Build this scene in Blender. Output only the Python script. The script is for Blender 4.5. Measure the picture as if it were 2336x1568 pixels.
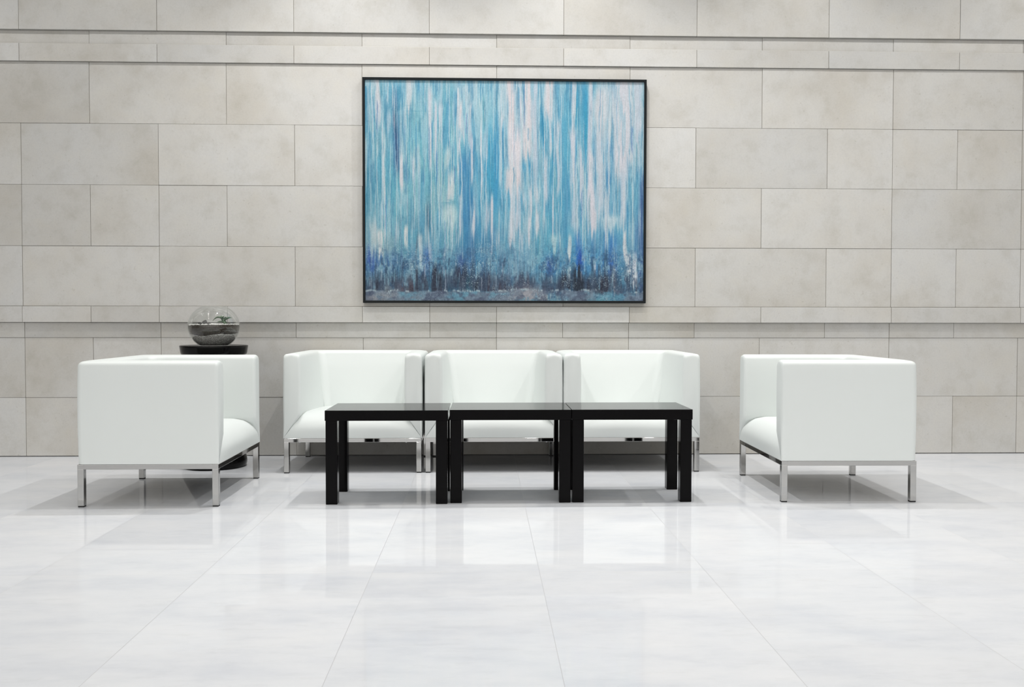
import bpy, bmesh, math, random
import numpy as np
from mathutils import Vector, Matrix

random.seed(7)
rng = np.random.default_rng(11)
C = bpy.context.scene.collection
for o in list(bpy.data.objects):
    bpy.data.objects.remove(o)

# ------------------------------------------------------------------ camera
FPX, W_PX = 2080.0, 2336.0
pitch, yaw, roll = 0.026064, -0.030657, 0.0010917
CAM = Vector((0.0, -6.07666, 0.90813))
cyw, syw = math.cos(yaw), math.sin(yaw)
fwd = Vector((-syw, cyw, 0)); right = Vector((cyw, syw, 0)); up = Vector((0, 0, 1))
f2 = fwd * math.cos(pitch) - up * math.sin(pitch)
u2 = up * math.cos(pitch) + fwd * math.sin(pitch)
r3 = right * math.cos(roll) + u2 * math.sin(roll)
u3 = u2 * math.cos(roll) - right * math.sin(roll)
cam_d = bpy.data.cameras.new('camera')
cam_d.sensor_width = 36.0
cam_d.lens = 36.0 * FPX / W_PX
cam_d.clip_end = 100
cam = bpy.data.objects.new('camera', cam_d)
C.objects.link(cam)
M = Matrix.Identity(4)
for i in range(3):
    M[i][0] = r3[i]; M[i][1] = u3[i]; M[i][2] = -f2[i]; M[i][3] = CAM[i]
cam.matrix_world = M
bpy.context.scene.camera = cam

# ------------------------------------------------------------------ view, world, lamps
vs = bpy.context.scene.view_settings
vs.view_transform = 'Standard'
vs.look = 'None'
vs.exposure = 0.07
vs.gamma = 1.0
vs.use_curve_mapping = False

world = bpy.data.worlds.new('world')
bpy.context.scene.world = world
world.use_nodes = True
bg = world.node_tree.nodes['Background']
# unseen front fill added for the upright faces: world brightens high towards the front
wt = world.node_tree
w_tc = wt.nodes.new('ShaderNodeTexCoord'); w_sp = wt.nodes.new('ShaderNodeVectorMath'); w_rp = wt.nodes.new('ShaderNodeValToRGB')
w_sp.operation = 'DOT_PRODUCT'; w_sp.inputs[1].default_value = (0, -0.78, 0.626)
wt.links.new(w_tc.outputs['Generated'], w_sp.inputs[0]); wt.links.new(w_sp.outputs['Value'], w_rp.inputs[0])
w_rp.color_ramp.elements[0].position = 0.45; w_rp.color_ramp.elements[0].color = (0.145, 0.138, 0.128, 1)
w_rp.color_ramp.elements[1].position = 0.95; w_rp.color_ramp.elements[1].color = (1.0, 0.98, 0.945, 1)
wt.links.new(w_rp.outputs[0], bg.inputs['Color'])
bg.inputs['Strength'].default_value = 1.5

LAMP_Z = 3.95
def lamp(x, y, watts, size=118, radius=0.035, col=(1.0, 0.985, 0.962), name='downlight_or_fill'):
    d = bpy.data.lights.new(name, 'SPOT')
    d.energy = watts
    d.spot_size = math.radians(size)
    d.spot_blend = 0.7
    d.shadow_soft_size = radius
    d.color = col
    o = bpy.data.objects.new(name, d)
    o.location = (x, y, LAMP_Z)
    C.objects.link(o)
# rows of downlights over the lounge, then an added fill row (x of the lamp: watts), nearest the wall first
for y, cone, row in (
        (-0.80, 120, {-3.9: 44, -2.4: 40, -0.9: 100, 0.6: 100, 2.1: 60, 3.6: 58}),
        (-1.45, 120, {-3.9: 5, -2.4: 8, -0.9: 76, 0.6: 76, 2.1: 42, 3.6: 38}),
        (-2.10, 120, {-3.9: 5, -2.4: 10, -0.9: 20, 0.6: 20, 2.1: 30, 3.6: 28}),
        (-3.60, 120, {-2.4: 8, 2.1: 18, 3.6: 18}),
        (-5.60, 125, {-3.9: 10, -2.4: 10, -0.9: 10, 0.6: 10, 2.1: 10, 3.6: 10})):  # unseen front row, added as fill for faces turned to the camera
    for x, w in row.items():
        lamp(x, y, w, cone)

# ------------------------------------------------------------------ helpers
def obj(name, bm, m, parent=None, smooth=False, angle=None):
    me = bpy.data.meshes.new(name)
    bmesh.ops.recalc_face_normals(bm, faces=bm.faces[:])
    if smooth:
        for f in bm.faces: f.smooth = True
    if angle is not None:
        for e in bm.edges:
            if len(e.link_faces) == 2 and e.calc_face_angle(0) > math.radians(angle):
                e.smooth = False
    bm.to_mesh(me); bm.free()
    if m is not None: me.materials.append(m)
    o = bpy.data.objects.new(name, me)
    C.objects.link(o)
    if parent is not None: o.parent = parent
    return o

def thing(name, label, cat, loc=(0, 0, 0), rotz=0.0, group=None):
    o = bpy.data.objects.new(name, None)
    o.empty_display_size = 0.1
    C.objects.link(o)
    o.location = loc; o.rotation_euler = (0, 0, rotz)
    o['label'] = label; o['category'] = cat
    if group: o['group'] = group
    return o

def tag(o, label, cat, group=None, kind=None):
    o['label'] = label; o['category'] = cat
    if group: o['group'] = group
    if kind: o['kind'] = kind
    return o

def dup(root, label, loc, rotz=0.0):
    r = root.copy(); C.objects.link(r)
    r.location = loc; r.rotation_euler = (0, 0, rotz); r['label'] = label
    for ch in list(root.children):
        c = ch.copy(); C.objects.link(c); c.parent = r
        for g in list(ch.children):
            d = g.copy(); C.objects.link(d); d.parent = c
    return r

def add_box(bm, x0, x1, y0, y1, z0, z1, bev=0.0, seg=2):
    r = bmesh.ops.create_cube(bm, size=1.0)
    vsl = r['verts']
    for v in vsl:
        v.co = Vector(((x0 + x1) / 2 + v.co.x * (x1 - x0), (y0 + y1) / 2 + v.co.y * (y1 - y0), (z0 + z1) / 2 + v.co.z * (z1 - z0)))
    if bev > 0:
        es = list({e for v in vsl for e in v.link_edges})
        bmesh.ops.bevel(bm, geom=es, offset=bev, segments=seg, affect='EDGES', profile=0.5, clamp_overlap=True)
    return bm

def box(x0, x1, y0, y1, z0, z1, bev=0.0, seg=2):
    return add_box(bmesh.new(), x0, x1, y0, y1, z0, z1, bev, seg)

def add_lathe(bm, prof, n=64, cx=0, cy=0, wob=None):
    rings = []
    for (r, z) in prof:
        if r < 1e-5:
            rings.append([bm.verts.new((cx, cy, z))])
        else:
            rings.append([bm.verts.new((cx + r * math.cos(2 * math.pi * k / n), cy + r * math.sin(2 * math.pi * k / n), z + (wob(r, 2 * math.pi * k / n, z) if wob else 0))) for k in range(n)])
    for a, b in zip(rings[:-1], rings[1:]):
        for k in range(n):
            k2 = (k + 1) % n
            if len(a) == 1 and len(b) == 1: continue
            if len(a) == 1: bm.faces.new((a[0], b[k], b[k2]))
            elif len(b) == 1: bm.faces.new((a[k], a[k2], b[0]))
            else: bm.faces.new((a[k], a[k2], b[k2], b[k]))
    return bm

def mat(name, base=(0.8, 0.8, 0.8), rough=0.5, metal=0.0, spec=0.5, **kw):
    m = bpy.data.materials.new(name); m.use_nodes = True
    b = m.node_tree.nodes['Principled BSDF']
    b.inputs['Base Color'].default_value = (*base, 1)
    b.inputs['Roughness'].default_value = rough
    b.inputs['Metallic'].default_value = metal
    b.inputs['Specular IOR Level'].default_value = spec
    for k, v in kw.items():
        b.inputs[k].default_value = v
    return m

class NT:
    def __init__(s, m): s.t = m.node_tree; s.b = s.t.nodes['Principled BSDF']
    def n(s, typ, **kw):
        nd = s.t.nodes.new(typ)
        for k, v in kw.items(): setattr(nd, k, v)
        return nd
    def l(s, a, b): s.t.links.new(a, b)
    def noise(s, vec, scale, detail=4, rough=0.55):
        nd = s.n('ShaderNodeTexNoise'); nd.inputs['Scale'].default_value = scale
        nd.inputs['Detail'].default_value = detail; nd.inputs['Roughness'].default_value = rough
        s.l(vec, nd.inputs['Vector']); return nd
    def ramp(s, fac, stops):
        nd = s.n('ShaderNodeValToRGB'); cr = nd.color_ramp
        while len(cr.elements) < len(stops): cr.elements.new(0.5)
        for e, (p, c) in zip(cr.elements, stops):
            e.position = p; e.color = (*c, 1)
        s.l(fac, nd.inputs['Fac']); return nd
    def mix(s, fac, a, b, blend='MIX'):
        nd = s.n('ShaderNodeMix', data_type='RGBA', blend_type=blend)
        for sock, v in ((nd.inputs[0], fac), (nd.inputs[6], a), (nd.inputs[7], b)):
            if isinstance(v, (int, float)): sock.default_value = v
            elif isinstance(v, tuple): sock.default_value = (*v, 1)
            else: s.l(v, sock)
        return nd.outputs[2]
    def math(s, op, a, b=None, c=None):
        nd = s.n('ShaderNodeMath', operation=op)
        for i, v in enumerate((a, b, c)):
            if v is None: continue
            if isinstance(v, (int, float)): nd.inputs[i].default_value = v
            else: s.l(v, nd.inputs[i])
        return nd.outputs[0]

# ------------------------------------------------------------------ materials
def stone_material():
    m = mat('limestone', (0.6, 0.58, 0.54), 0.55, spec=0.3)
    t = NT(m)
    tc = t.n('ShaderNodeTexCoord').outputs['Object']
    at = t.n('ShaderNodeAttribute', attribute_name='tone')
    sep = t.n('ShaderNodeSeparateColor'); t.l(at.outputs['Color'], sep.inputs[0])
    # each slab is cut elsewhere from the rock: shift the pattern by its tone
    off = t.n('ShaderNodeVectorMath', operation='MULTIPLY_ADD')
    t.l(at.outputs['Color'], off.inputs[0]); off.inputs[1].default_value = (9, 13, 7); t.l(tc, off.inputs[2])
    v = off.outputs[0]
    n1 = t.noise(v, 1.3, 5, 0.6)
    n2 = t.noise(v, 7.0, 6, 0.65)
    n3 = t.noise(v, 90.0, 3, 0.6)
    c1 = t.ramp(n1.outputs['Fac'], [(0.32, (0.468, 0.447, 0.408)), (0.5, (0.512, 0.502, 0.478)), (0.68, (0.525, 0.523, 0.512))])
    c2 = t.ramp(n2.outputs['Fac'], [(0.30, (0.87, 0.86, 0.83)), (0.5, (1, 1, 1)), (0.72, (1.03, 1.02, 0.99))])
    x = t.mix(0.75, c1.outputs[0], c2.outputs[0], 'MULTIPLY')
    c3 = t.ramp(n3.outputs['Fac'], [(0.3, (0.93, 0.93, 0.93)), (0.6, (1.03, 1.03, 1.03))])
    x = t.mix(0.5, x, c3.outputs[0], 'MULTIPLY')
    # small dark pits
    vo = t.n('ShaderNodeTexNoise'); vo.inputs['Scale'].default_value = 45; vo.inputs['Detail'].default_value = 2; t.l(v, vo.inputs['Vector'])
    pits = t.ramp(vo.outputs['Fac'], [(0.24, (0.80, 0.78, 0.74)), (0.30, (1, 1, 1))])
    x = t.mix(0.5, x, pits.outputs[0], 'MULTIPLY')
    tone = t.math('MULTIPLY_ADD', sep.outputs[0], 0.10, 0.95)
    comb = t.n('ShaderNodeCombineColor')
    for i in range(3): t.l(tone, comb.inputs[i])
    x = t.mix(1.0, x, comb.outputs[0], 'MULTIPLY')
    t.l(x, t.b.inputs['Base Color'])
    bp = t.n('ShaderNodeBump'); bp.inputs['Strength'].default_value = 0.12; bp.inputs['Distance'].default_value = 0.004
    t.l(n2.outputs['Fac'], bp.inputs['Height']); t.l(bp.outputs[0], t.b.inputs['Normal'])
    return m

def floor_material():
    m = mat('polished_tile', (0.8, 0.8, 0.8), 0.035, spec=0.5, IOR=1.5)
    t = NT(m)
    tc = t.n('ShaderNodeTexCoord').outputs['Object']
    sp = t.n('ShaderNodeSeparateXYZ'); t.l(tc, sp.inputs[0])
    fx = t.math('MULTIPLY_ADD', sp.outputs[0], 1 / 0.6, -0.2 / 0.6 + 60)
    fy = t.math('MULTIPLY_ADD', sp.outputs[1], 1 / 1.2, 0.35 + 60)
    ix = t.math('FLOOR', fx); iy = t.math('FLOOR', fy)
    dx = t.math('ABSOLUTE', t.math('SUBTRACT', t.math('SUBTRACT', fx, ix), 0.5))
    dy = t.math('ABSOLUTE', t.math('SUBTRACT', t.math('SUBTRACT', fy, iy), 0.5))
    jx = t.math('GREATER_THAN', dx, 0.5 - 0.0011 / 0.6)
    jy = t.math('GREATER_THAN', dy, 0.5 - 0.0009 / 1.2)
    joint = t.math('MAXIMUM', jx, jy)
    cell = t.n('ShaderNodeCombineXYZ'); t.l(ix, cell.inputs[0]); t.l(iy, cell.inputs[1])
    wn = t.n('ShaderNodeTexWhiteNoise', noise_dimensions='3D'); t.l(cell.outputs[0], wn.inputs['Vector'])
    off = t.n('ShaderNodeVectorMath', operation='MULTIPLY_ADD')
    t.l(wn.outputs['Color'], off.inputs[0]); off.inputs[1].default_value = (5, 5, 5); t.l(tc, off.inputs[2])
    st = t.n('ShaderNodeVectorMath', operation='MULTIPLY'); t.l(off.outputs[0], st.inputs[0]); st.inputs[1].default_value = (1.0, 2.2, 1)
    n1 = t.noise(st.outputs[0], 2.2, 6, 0.62)
    n2 = t.noise(st.outputs[0], 9.0, 5, 0.6)
    c1 = t.ramp(n1.outputs['Fac'], [(0.30, (0.595, 0.613, 0.650)), (0.5, (0.655, 0.668, 0.692)), (0.7, (0.688, 0.695, 0.710))])
    c2 = t.ramp(n2.outputs['Fac'], [(0.32, (0.95, 0.955, 0.96)), (0.55, (1, 1, 1))])
    x = t.mix(0.6, c1.outputs[0], c2.outputs[0], 'MULTIPLY')
    st2 = t.n('ShaderNodeVectorMath', operation='MULTIPLY'); t.l(off.outputs[0], st2.inputs[0]); st2.inputs[1].default_value = (5.0, 17.0, 1)
    n3 = t.noise(st2.outputs[0], 1.6, 6, 0.68)
    c3 = t.ramp(n3.outputs['Fac'], [(0.28, (0.90, 0.90, 0.895)), (0.46, (1, 1, 1))])
    x = t.mix(0.55, x, c3.outputs[0], 'MULTIPLY')
    tv = t.math('MULTIPLY_ADD', wn.outputs['Value'], 0.05, 0.965)
    comb = t.n('ShaderNodeCombineColor')
    for i in range(3): t.l(tv, comb.inputs[i])
    x = t.mix(1.0, x, comb.outputs[0], 'MULTIPLY')
    x = t.mix(t.math('MULTIPLY', joint, 0.6), x, (0.36, 0.36, 0.37))
    t.l(x, t.b.inputs['Base Color'])
    t.b.inputs['Roughness'].default_value = 0.6
    t.b.inputs['Specular IOR Level'].default_value = 0.0
    # thin polish: a mirror layer weaker than bare glass
    gl = t.n('ShaderNodeBsdfGlossy'); t.l(t.math('MULTIPLY_ADD', joint, 0.4, 0.025), gl.inputs['Roughness'])
    fr = t.n('ShaderNodeFresnel'); fr.inputs['IOR'].default_value = 1.36
    mx = t.n('ShaderNodeMixShader')
    t.l(t.math('MULTIPLY', fr.outputs[0], 0.66), mx.inputs[0])
    t.l(t.b.outputs[0], mx.inputs[1]); t.l(gl.outputs[0], mx.inputs[2])
    t.l(mx.outputs[0], t.t.nodes['Material Output'].inputs['Surface'])
    return m

def leather_material():
    m = mat('white_leather', (0.705, 0.738, 0.724), 0.42, spec=0.4)
    t = NT(m)
    tc = t.n('ShaderNodeTexCoord').outputs['Object']
    n = t.noise(tc, 260, 3, 0.6)
    n2 = t.noise(tc, 6, 2, 0.5)
    add = t.math('MULTIPLY_ADD', n.outputs['Fac'], 0.02, t.math('MULTIPLY', n2.outputs['Fac'], 1.0))
    bp = t.n('ShaderNodeBump'); bp.inputs['Strength'].default_value = 0.15; bp.inputs['Distance'].default_value = 0.006
    t.l(add, bp.inputs['Height']); t.l(bp.outputs[0], t.b.inputs['Normal'])
    return m

def blackwood_material():
    m = mat('black_lacquer', (0.0035, 0.0032, 0.0035), 0.1, spec=0.075)
    t = NT(m)
    tc = t.n('ShaderNodeTexCoord').outputs['Object']
    st = t.n('ShaderNodeVectorMath', operation='MULTIPLY'); t.l(tc, st.inputs[0]); st.inputs[1].default_value = (3, 40, 40)
    n = t.noise(st.outputs[0], 2.0, 5, 0.6)
    r = t.math('MULTIPLY_ADD', n.outputs['Fac'], 0.06, 0.07)
    t.l(r, t.b.inputs['Roughness'])
    return m

def granular(name, stops, scale, bump=0.6, dist=0.004):
    m = mat(name, (0.5, 0.5, 0.5), 0.9, spec=0.2)
    t = NT(m)
    tc = t.n('ShaderNodeTexCoord').outputs['Object']
    vo = t.n('ShaderNodeTexVoronoi'); vo.inputs['Scale'].default_value = scale; t.l(tc, vo.inputs['Vector'])
    sep = t.n('ShaderNodeSeparateColor'); t.l(vo.outputs['Color'], sep.inputs[0])
    r = t.ramp(sep.outputs[0], stops)
    t.l(r.outputs[0], t.b.inputs['Base Color'])
    bp = t.n('ShaderNodeBump'); bp.inputs['Strength'].default_value = bump; bp.inputs['Distance'].default_value = dist
    t.l(vo.outputs['Distance'], bp.inputs['Height']); t.l(bp.outputs[0], t.b.inputs['Normal'])
    return m

STONE = stone_material()
GROUT = mat('dark_joint', (0.24, 0.225, 0.195), 0.9, spec=0.1)
FLOOR = floor_material()
LEATHER = leather_material()
CHROME = mat('chrome', (0.45, 0.447, 0.436), 0.05, 1.0)
RUBBER = mat('black_rubber', (0.012, 0.012, 0.012), 0.6)
CLOTH = mat('black_lining', (0.010, 0.010, 0.010), 0.85, spec=0.2)
BLACK = blackwood_material()
GLOSS = mat('black_gloss', (0.004, 0.004, 0.004), 0.14, spec=0.16)
FRAME = mat('black_frame', (0.008, 0.010, 0.011), 0.4, spec=0.15)
PLASTER = mat('ceiling_plaster', (0.8, 0.8, 0.79), 0.9)
def glass_material():
    """thin clear glass: lets light straight through and mirrors more towards its edges"""
    m = bpy.data.materials.new('clear_glass'); m.use_nodes = True
    nt = m.node_tree
    nt.nodes.remove(nt.nodes['Principled BSDF'])
    tr = nt.nodes.new('ShaderNodeBsdfTransparent'); tr.inputs[0].default_value = (0.975, 0.98, 0.978, 1)
    gl = nt.nodes.new('ShaderNodeBsdfGlossy'); gl.inputs['Roughness'].default_value = 0.0
    gl.inputs['Color'].default_value = (0.95, 0.96, 0.96, 1)
    lw = nt.nodes.new('ShaderNodeLayerWeight'); lw.inputs['Blend'].default_value = 0.5
    pw = nt.nodes.new('ShaderNodeMath'); pw.operation = 'POWER'; pw.inputs[1].default_value = 3.4
    ad = nt.nodes.new('ShaderNodeMath'); ad.operation = 'MULTIPLY_ADD'; ad.inputs[1].default_value = 0.7; ad.inputs[2].default_value = 0.035
    mx = nt.nodes.new('ShaderNodeMixShader')
    nt.links.new(lw.outputs['Facing'], pw.inputs[0]); nt.links.new(pw.outputs[0], ad.inputs[0])
    nt.links.new(ad.outputs[0], mx.inputs[0]); nt.links.new(tr.outputs[0], mx.inputs[1]); nt.links.new(gl.outputs[0], mx.inputs[2])
    nt.links.new(mx.outputs[0], nt.nodes['Material Output'].inputs['Surface'])
    return m
GLASS = glass_material()
SOIL = granular('dark_soil', [(0.0, (0.026, 0.021, 0.016)), (1.0, (0.075, 0.062, 0.050))], 230)
GRAVEL = granular('grey_gravel', [(0.0, (0.26, 0.25, 0.235)), (0.6, (0.42, 0.41, 0.39)), (1.0, (0.62, 0.61, 0.59))], 220)
PEBBLE = mat('white_pebble', (0.78, 0.77, 0.74), 0.6)
ROCK = granular('dark_rock', [(0.0, (0.018, 0.018, 0.018)), (1.0, (0.05, 0.048, 0.045))], 120)
LEAF = mat('succulent_green', (0.075, 0.135, 0.075), 0.45)
NT_ = NT(LEAF)
_n = NT_.noise(NT_.n('ShaderNodeTexCoord').outputs['Object'], 40, 3)
NT_.l(NT_.ramp(_n.outputs['Fac'], [(0.35, (0.05, 0.10, 0.055)), (0.65, (0.13, 0.20, 0.115))]).outputs[0], NT_.b.inputs['Base Color'])

# ------------------------------------------------------------------ setting: floor, ceiling, stone wall
fl = obj('floor', box(-9, 9, -13, 0.35, -0.10, 0.0), FLOOR); fl['kind'] = 'structure'
ce = obj('ceiling', box(-7, 7, -5.2, 0.35, 4.0, 4.15), PLASTER); ce['kind'] = 'structure'

J0, JW = -2.57772, 0.88682
JA = [J0 + JW * k for k in range(-5, 11)]
JB = [J0 + JW * (k + 0.5) for k in range(-5, 11)]
XL, XR = -6.2, 6.4
def near(xs, sel): return [x for x in xs if any(abs(x - s) < 0.05 for s in sel)]
LEFTJ = [-3.0211, -2.1343]     # joints that run through several courses
RIGHTJ = [2.7432, 3.6300]
# z0, z1, joints, face (y; negative stands out), gap at joints
courses = [
    (0.004, 0.3915, JB + near(JA, [2.7432, 3.63]), 0.020),
    (0.3915, 0.787, JA + near(JB, [-3.0211, -2.1343]), 0.020),
    (0.787, 0.8885, JB + near(JA, [0.0826, 0.969, 2.7432]), 0.018),
    (0.8885, 0.9945, JA + near(JB, [-3.0211, -2.1343, -0.361]), -0.011),
    (0.9945, 1.3889, JB + near(JA, [2.7432, 3.63]), 0.0),
    (1.3889, 1.7889, JA + near(JB, LEFTJ), 0.0),
    (1.7889, 2.1889, JB + near(JA, [2.7432, 3.63]), 0.0),
    (2.1889, 2.588, JA, 0.0),
    (2.588, 2.704, JB, -0.011),
    (2.704, 2.792, JA, 0.006),
    (2.792, 3.195, JB, -0.011),
    (3.195, 3.60, JA, -0.016),
    (3.60, 3.997, JB, -0.016),
]
bm = bmesh.new()
lay = bm.verts.layers.float_color.new('tone')
G = 0.0013
for (z0, z1, js, yf) in courses:
    xs = sorted(set([XL, XR] + [round(x, 5) for x in js if XL < x < XR]))
    for a, b in zip(xs[:-1], xs[1:]):
        n0 = len(bm.verts)
        sub = bmesh.new()
        dj = random.uniform(-0.0012, 0.0012)
        add_box(sub, a + G, b - G, yf + dj, 0.12, z0 + 0.0008, z1 - 0.0008, 0.0012, 1)
        col = (random.random(), random.random(), random.random(), 1)
        vm = {}
        for v in sub.verts:
            nv = bm.verts.new(v.co); nv[lay] = col; vm[v] = nv
        for f in sub.faces: bm.faces.new([vm[v] for v in f.verts])
        sub.free()
wall = obj('wall_back', bm, STONE); wall['kind'] = 'structure'
bm = box(XL, XR, 0.048, 0.30, -0.02, 4.0)
for (z0, z1, js, yf) in courses:
    add_box(bm, XL, XR, yf + 0.0028, 0.10, z0 + 0.002, z1 - 0.0005)
core = obj('joints', bm, GROUT, wall)
core['label'] = 'dark mortar behind the stone slabs'

# ------------------------------------------------------------------ armchairs
CW, CD, CH = 0.815, 0.68, 0.705          # width, depth, height
SB = 0.208                              # underside of the upholstery
HW = CW / 2
def lerp(a, b, t): return a + (b - a) * max(0.0, min(1.0, t))
def inset_w(z):                         # how far the seat front stays inside the outer width
    return lerp(0.004, 0.104, (z - SB - 0.004) / 0.138)
SEAT_TOP = 0.352
def nose(z):                            # distance of the seat front behind the front plane
    k = min(1.0, max(0.0, (z - 0.255) / (SEAT_TOP - 0.255)))
    return 0.012 * max(0.0, (z - SB) / (SEAT_TOP - SB)) ** 2 + 0.105 * (1 - math.sqrt(max(0.0, 1 - k ** 2.1)))

def arm_t(z, d):                        # thickness of an arm at height z, d behind its front
    top, bot = 0.100, 0.100
    g = max(0.0, min(1.0, d / (CD - 0.12)))
    top, bot = lerp(0.100, 0.112, g), lerp(0.100, 0.158, g)
    k = (CH - z) / (CH - 0.36)
    t = lerp(top, bot, k)
    if z < 0.36:
        taper = inset_w(z)
        w = max(0.0, min(1.0, (d - 0.06) / 0.12))
        t = min(t, lerp(taper, t, w))
    return t
def back_t(z):
    return lerp(0.105, 0.150, (CH - z) / (CH - 0.36))

ZS = [SB, 0.225, 0.245, 0.265, 0.285, 0.305, 0.325, 0.345, 0.362, 0.40, 0.45, 0.50, 0.55, 0.60, 0.64]
def profile(tfun, ins=0.0):
    """(depth from the outer face, z) round the section: outer face up, over the top, inner face down"""
    pts = []
    r = 0.023
    top = CH - ins
    for z in [SB, 0.30, 0.40, 0.50, 0.60, 0.64]:
        bul = 0.003 * math.sin(math.pi * (z - SB) / (CH - SB))
        pts.append((ins * min(1, tfun(z) / 0.1) - bul, z))
    tt = tfun(CH)
    for k in range(0, 6):
        a = math.pi / 2 * k / 5
        pts.append((ins + r * (1 - math.cos(a)), top - r + r * math.sin(a)))
    for u in (0.3, 0.5, 0.7):
        pts.append((ins + r + (tt - 2 * ins - 2 * r) * u, top + 0.004 * math.sin(math.pi * u)))
    for k in range(0, 6):
        a = math.pi / 2 * k / 5
        pts.append((tt - ins - r + r * math.sin(a), top - r + r * math.cos(a)))
    for z in reversed(ZS):
        t = tfun(z)
        bul = 0.004 * math.sin(math.pi * max(0, z - 0.36) / (CH - 0.36)) if z > 0.36 else 0.0
        pts.append((max(t - ins * min(1, t / 0.1) + bul, 0.0012), z))
    return pts

def loft(bm, rings, cap0=False, cap1=False):
    R = [[bm.verts.new(p) for p in ring] for ring in rings]
    for a, b in zip(R[:-1], R[1:]):
        for k in range(len(a) - 1):
            bm.faces.new((a[k], a[k + 1], b[k + 1], b[k]))
        bm.faces.new((a[-1], a[0], b[0], b[-1]))
    for c, ring in ((cap0, R[0]), (cap1, R[-1])):
        if c: bm.faces.new(ring)
    return R

SPLIT = CD - 0.185                       # the arm ends and the back begins here
def arm_bm(side):
    bm = bmesh.new()
    rings = []
    re = 0.018
    ds = [(re * (1 - math.cos(math.pi / 2 * k / 5)), re * (1 - math.sin(math.pi / 2 * k / 5))) for k in range(6)]
    ds += [(d, 0.0) for d in (0.05, 0.08, 0.11, 0.14, 0.18, 0.24, 0.32, 0.40, SPLIT)]
    for d, ins in ds:
        dd = max(0.0, d)
        pr = profile(lambda z: arm_t(z, dd), ins)
        rings.append([Vector((side * (HW - t), -CD / 2 + d, z)) for t, z in pr])
    R = loft(bm, rings, True, False)
    return bm

def back_bm():
    """the back with the two rounded corners that carry it into the arms"""
    bm = bmesh.new()
    rings = []
    ro = 0.035
    y_out = CD / 2
    def corner(side):
        out = []
        # from the arm end to the back: outer rounded corner, inner rounded corner
        N = 10
        for k in range(N + 1):
            s = k / N
            a = math.pi / 2 * s
            # outer path point
            cx, cyy = HW - ro, y_out - ro
            if s == 0: O = Vector((HW, -CD / 2 + SPLIT))
            else:
                O = Vector((cx + ro * math.cos(a), cyy + ro * math.sin(a)))
            ring = []
            ta = lambda z: arm_t(z, SPLIT)
            pr = profile(lambda z: lerp(arm_t(z, SPLIT), back_t(z), s), 0.0)
            for t, z in pr:
                th = lerp(arm_t(z, SPLIT), back_t(z), s)
                ri = 0.045
                ix, iy = HW - arm_t(z, CD) - ri, y_out - back_t(z) - ri
                if s == 0: I = Vector((HW - arm_t(z, SPLIT), -CD / 2 + SPLIT))
                else: I = Vector((ix + ri * math.cos(a), iy + ri * math.sin(a)))
                dirv = (I - O)
                if s == 0: p = O + Vector((-1, 0)) * t
                else: p = O + dirv * (t / th)
                ring.append(Vector((side * p.x, p.y, z)))
            out.append(ring)
        return out
    left = corner(-1)
    right = corner(1)
    mid = []
    for u in (0.2, 0.4, 0.6, 0.8):
        x = lerp(-(HW - 0.16), HW - 0.16, u)
        mid.append([Vector((x, y_out - t, z)) for t, z in profile(back_t, 0.0)])
    loft(bm, left + mid + right[::-1])
    return bm

def seat_bm():
    bm = bmesh.new()
    prof = []
    for k in range(0, 15):
        z = SB + (SEAT_TOP - SB) * (k / 14)
        prof.append((nose(z), z, HW - inset_w(z) + 0.0))
    for d in (0.14, 0.17, 0.22, 0.28, 0.34, 0.42, 0.50, 0.56):
        prof.append((d, SEAT_TOP - 0.012 * ((d - 0.117) / 0.443) ** 2, HW - 0.098))
    nx = 24
    grid = []
    for (d, z, w) in prof:
        row = []
        for i in range(nx + 1):
            u = -1 + 2 * i / nx
            crown = (1 - u * u)
            kk = (z - SB) / (SEAT_TOP - SB)
            zz = z + 0.018 * crown * max(0, kk) ** 2
            dy = d - 0.010 * crown * math.sin(math.pi * min(1, max(0, kk))) * (1 if d < 0.118 else 0)
            row.append(bm.verts.new((u * w, -CD / 2 + dy + 0.001, zz)))
        grid.append(row)
    for a, b in zip(grid[:-1], grid[1:]):
        for i in range(nx):
            bm.faces.new((a[i], a[i + 1], b[i + 1], b[i]))
    # close the back, sides and underside
    zb = SB
    bot = [bm.verts.new((v.co.x, v.co.y, zb)) for v in (grid[-1][0], grid[-1][-1])]
    bm.faces.new([grid[0][0]] + [r[0] for r in grid[1:]] + [bot[0]])
    bm.faces.new([grid[0][-1]] + [r[-1] for r in grid[1:]] + [bot[1]])
    bm.faces.new(grid[-1] + [bot[1], bot[0]])
    bm.faces.new([bot[0], bot[1]] + grid[0][::-1])
    return bm

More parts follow.
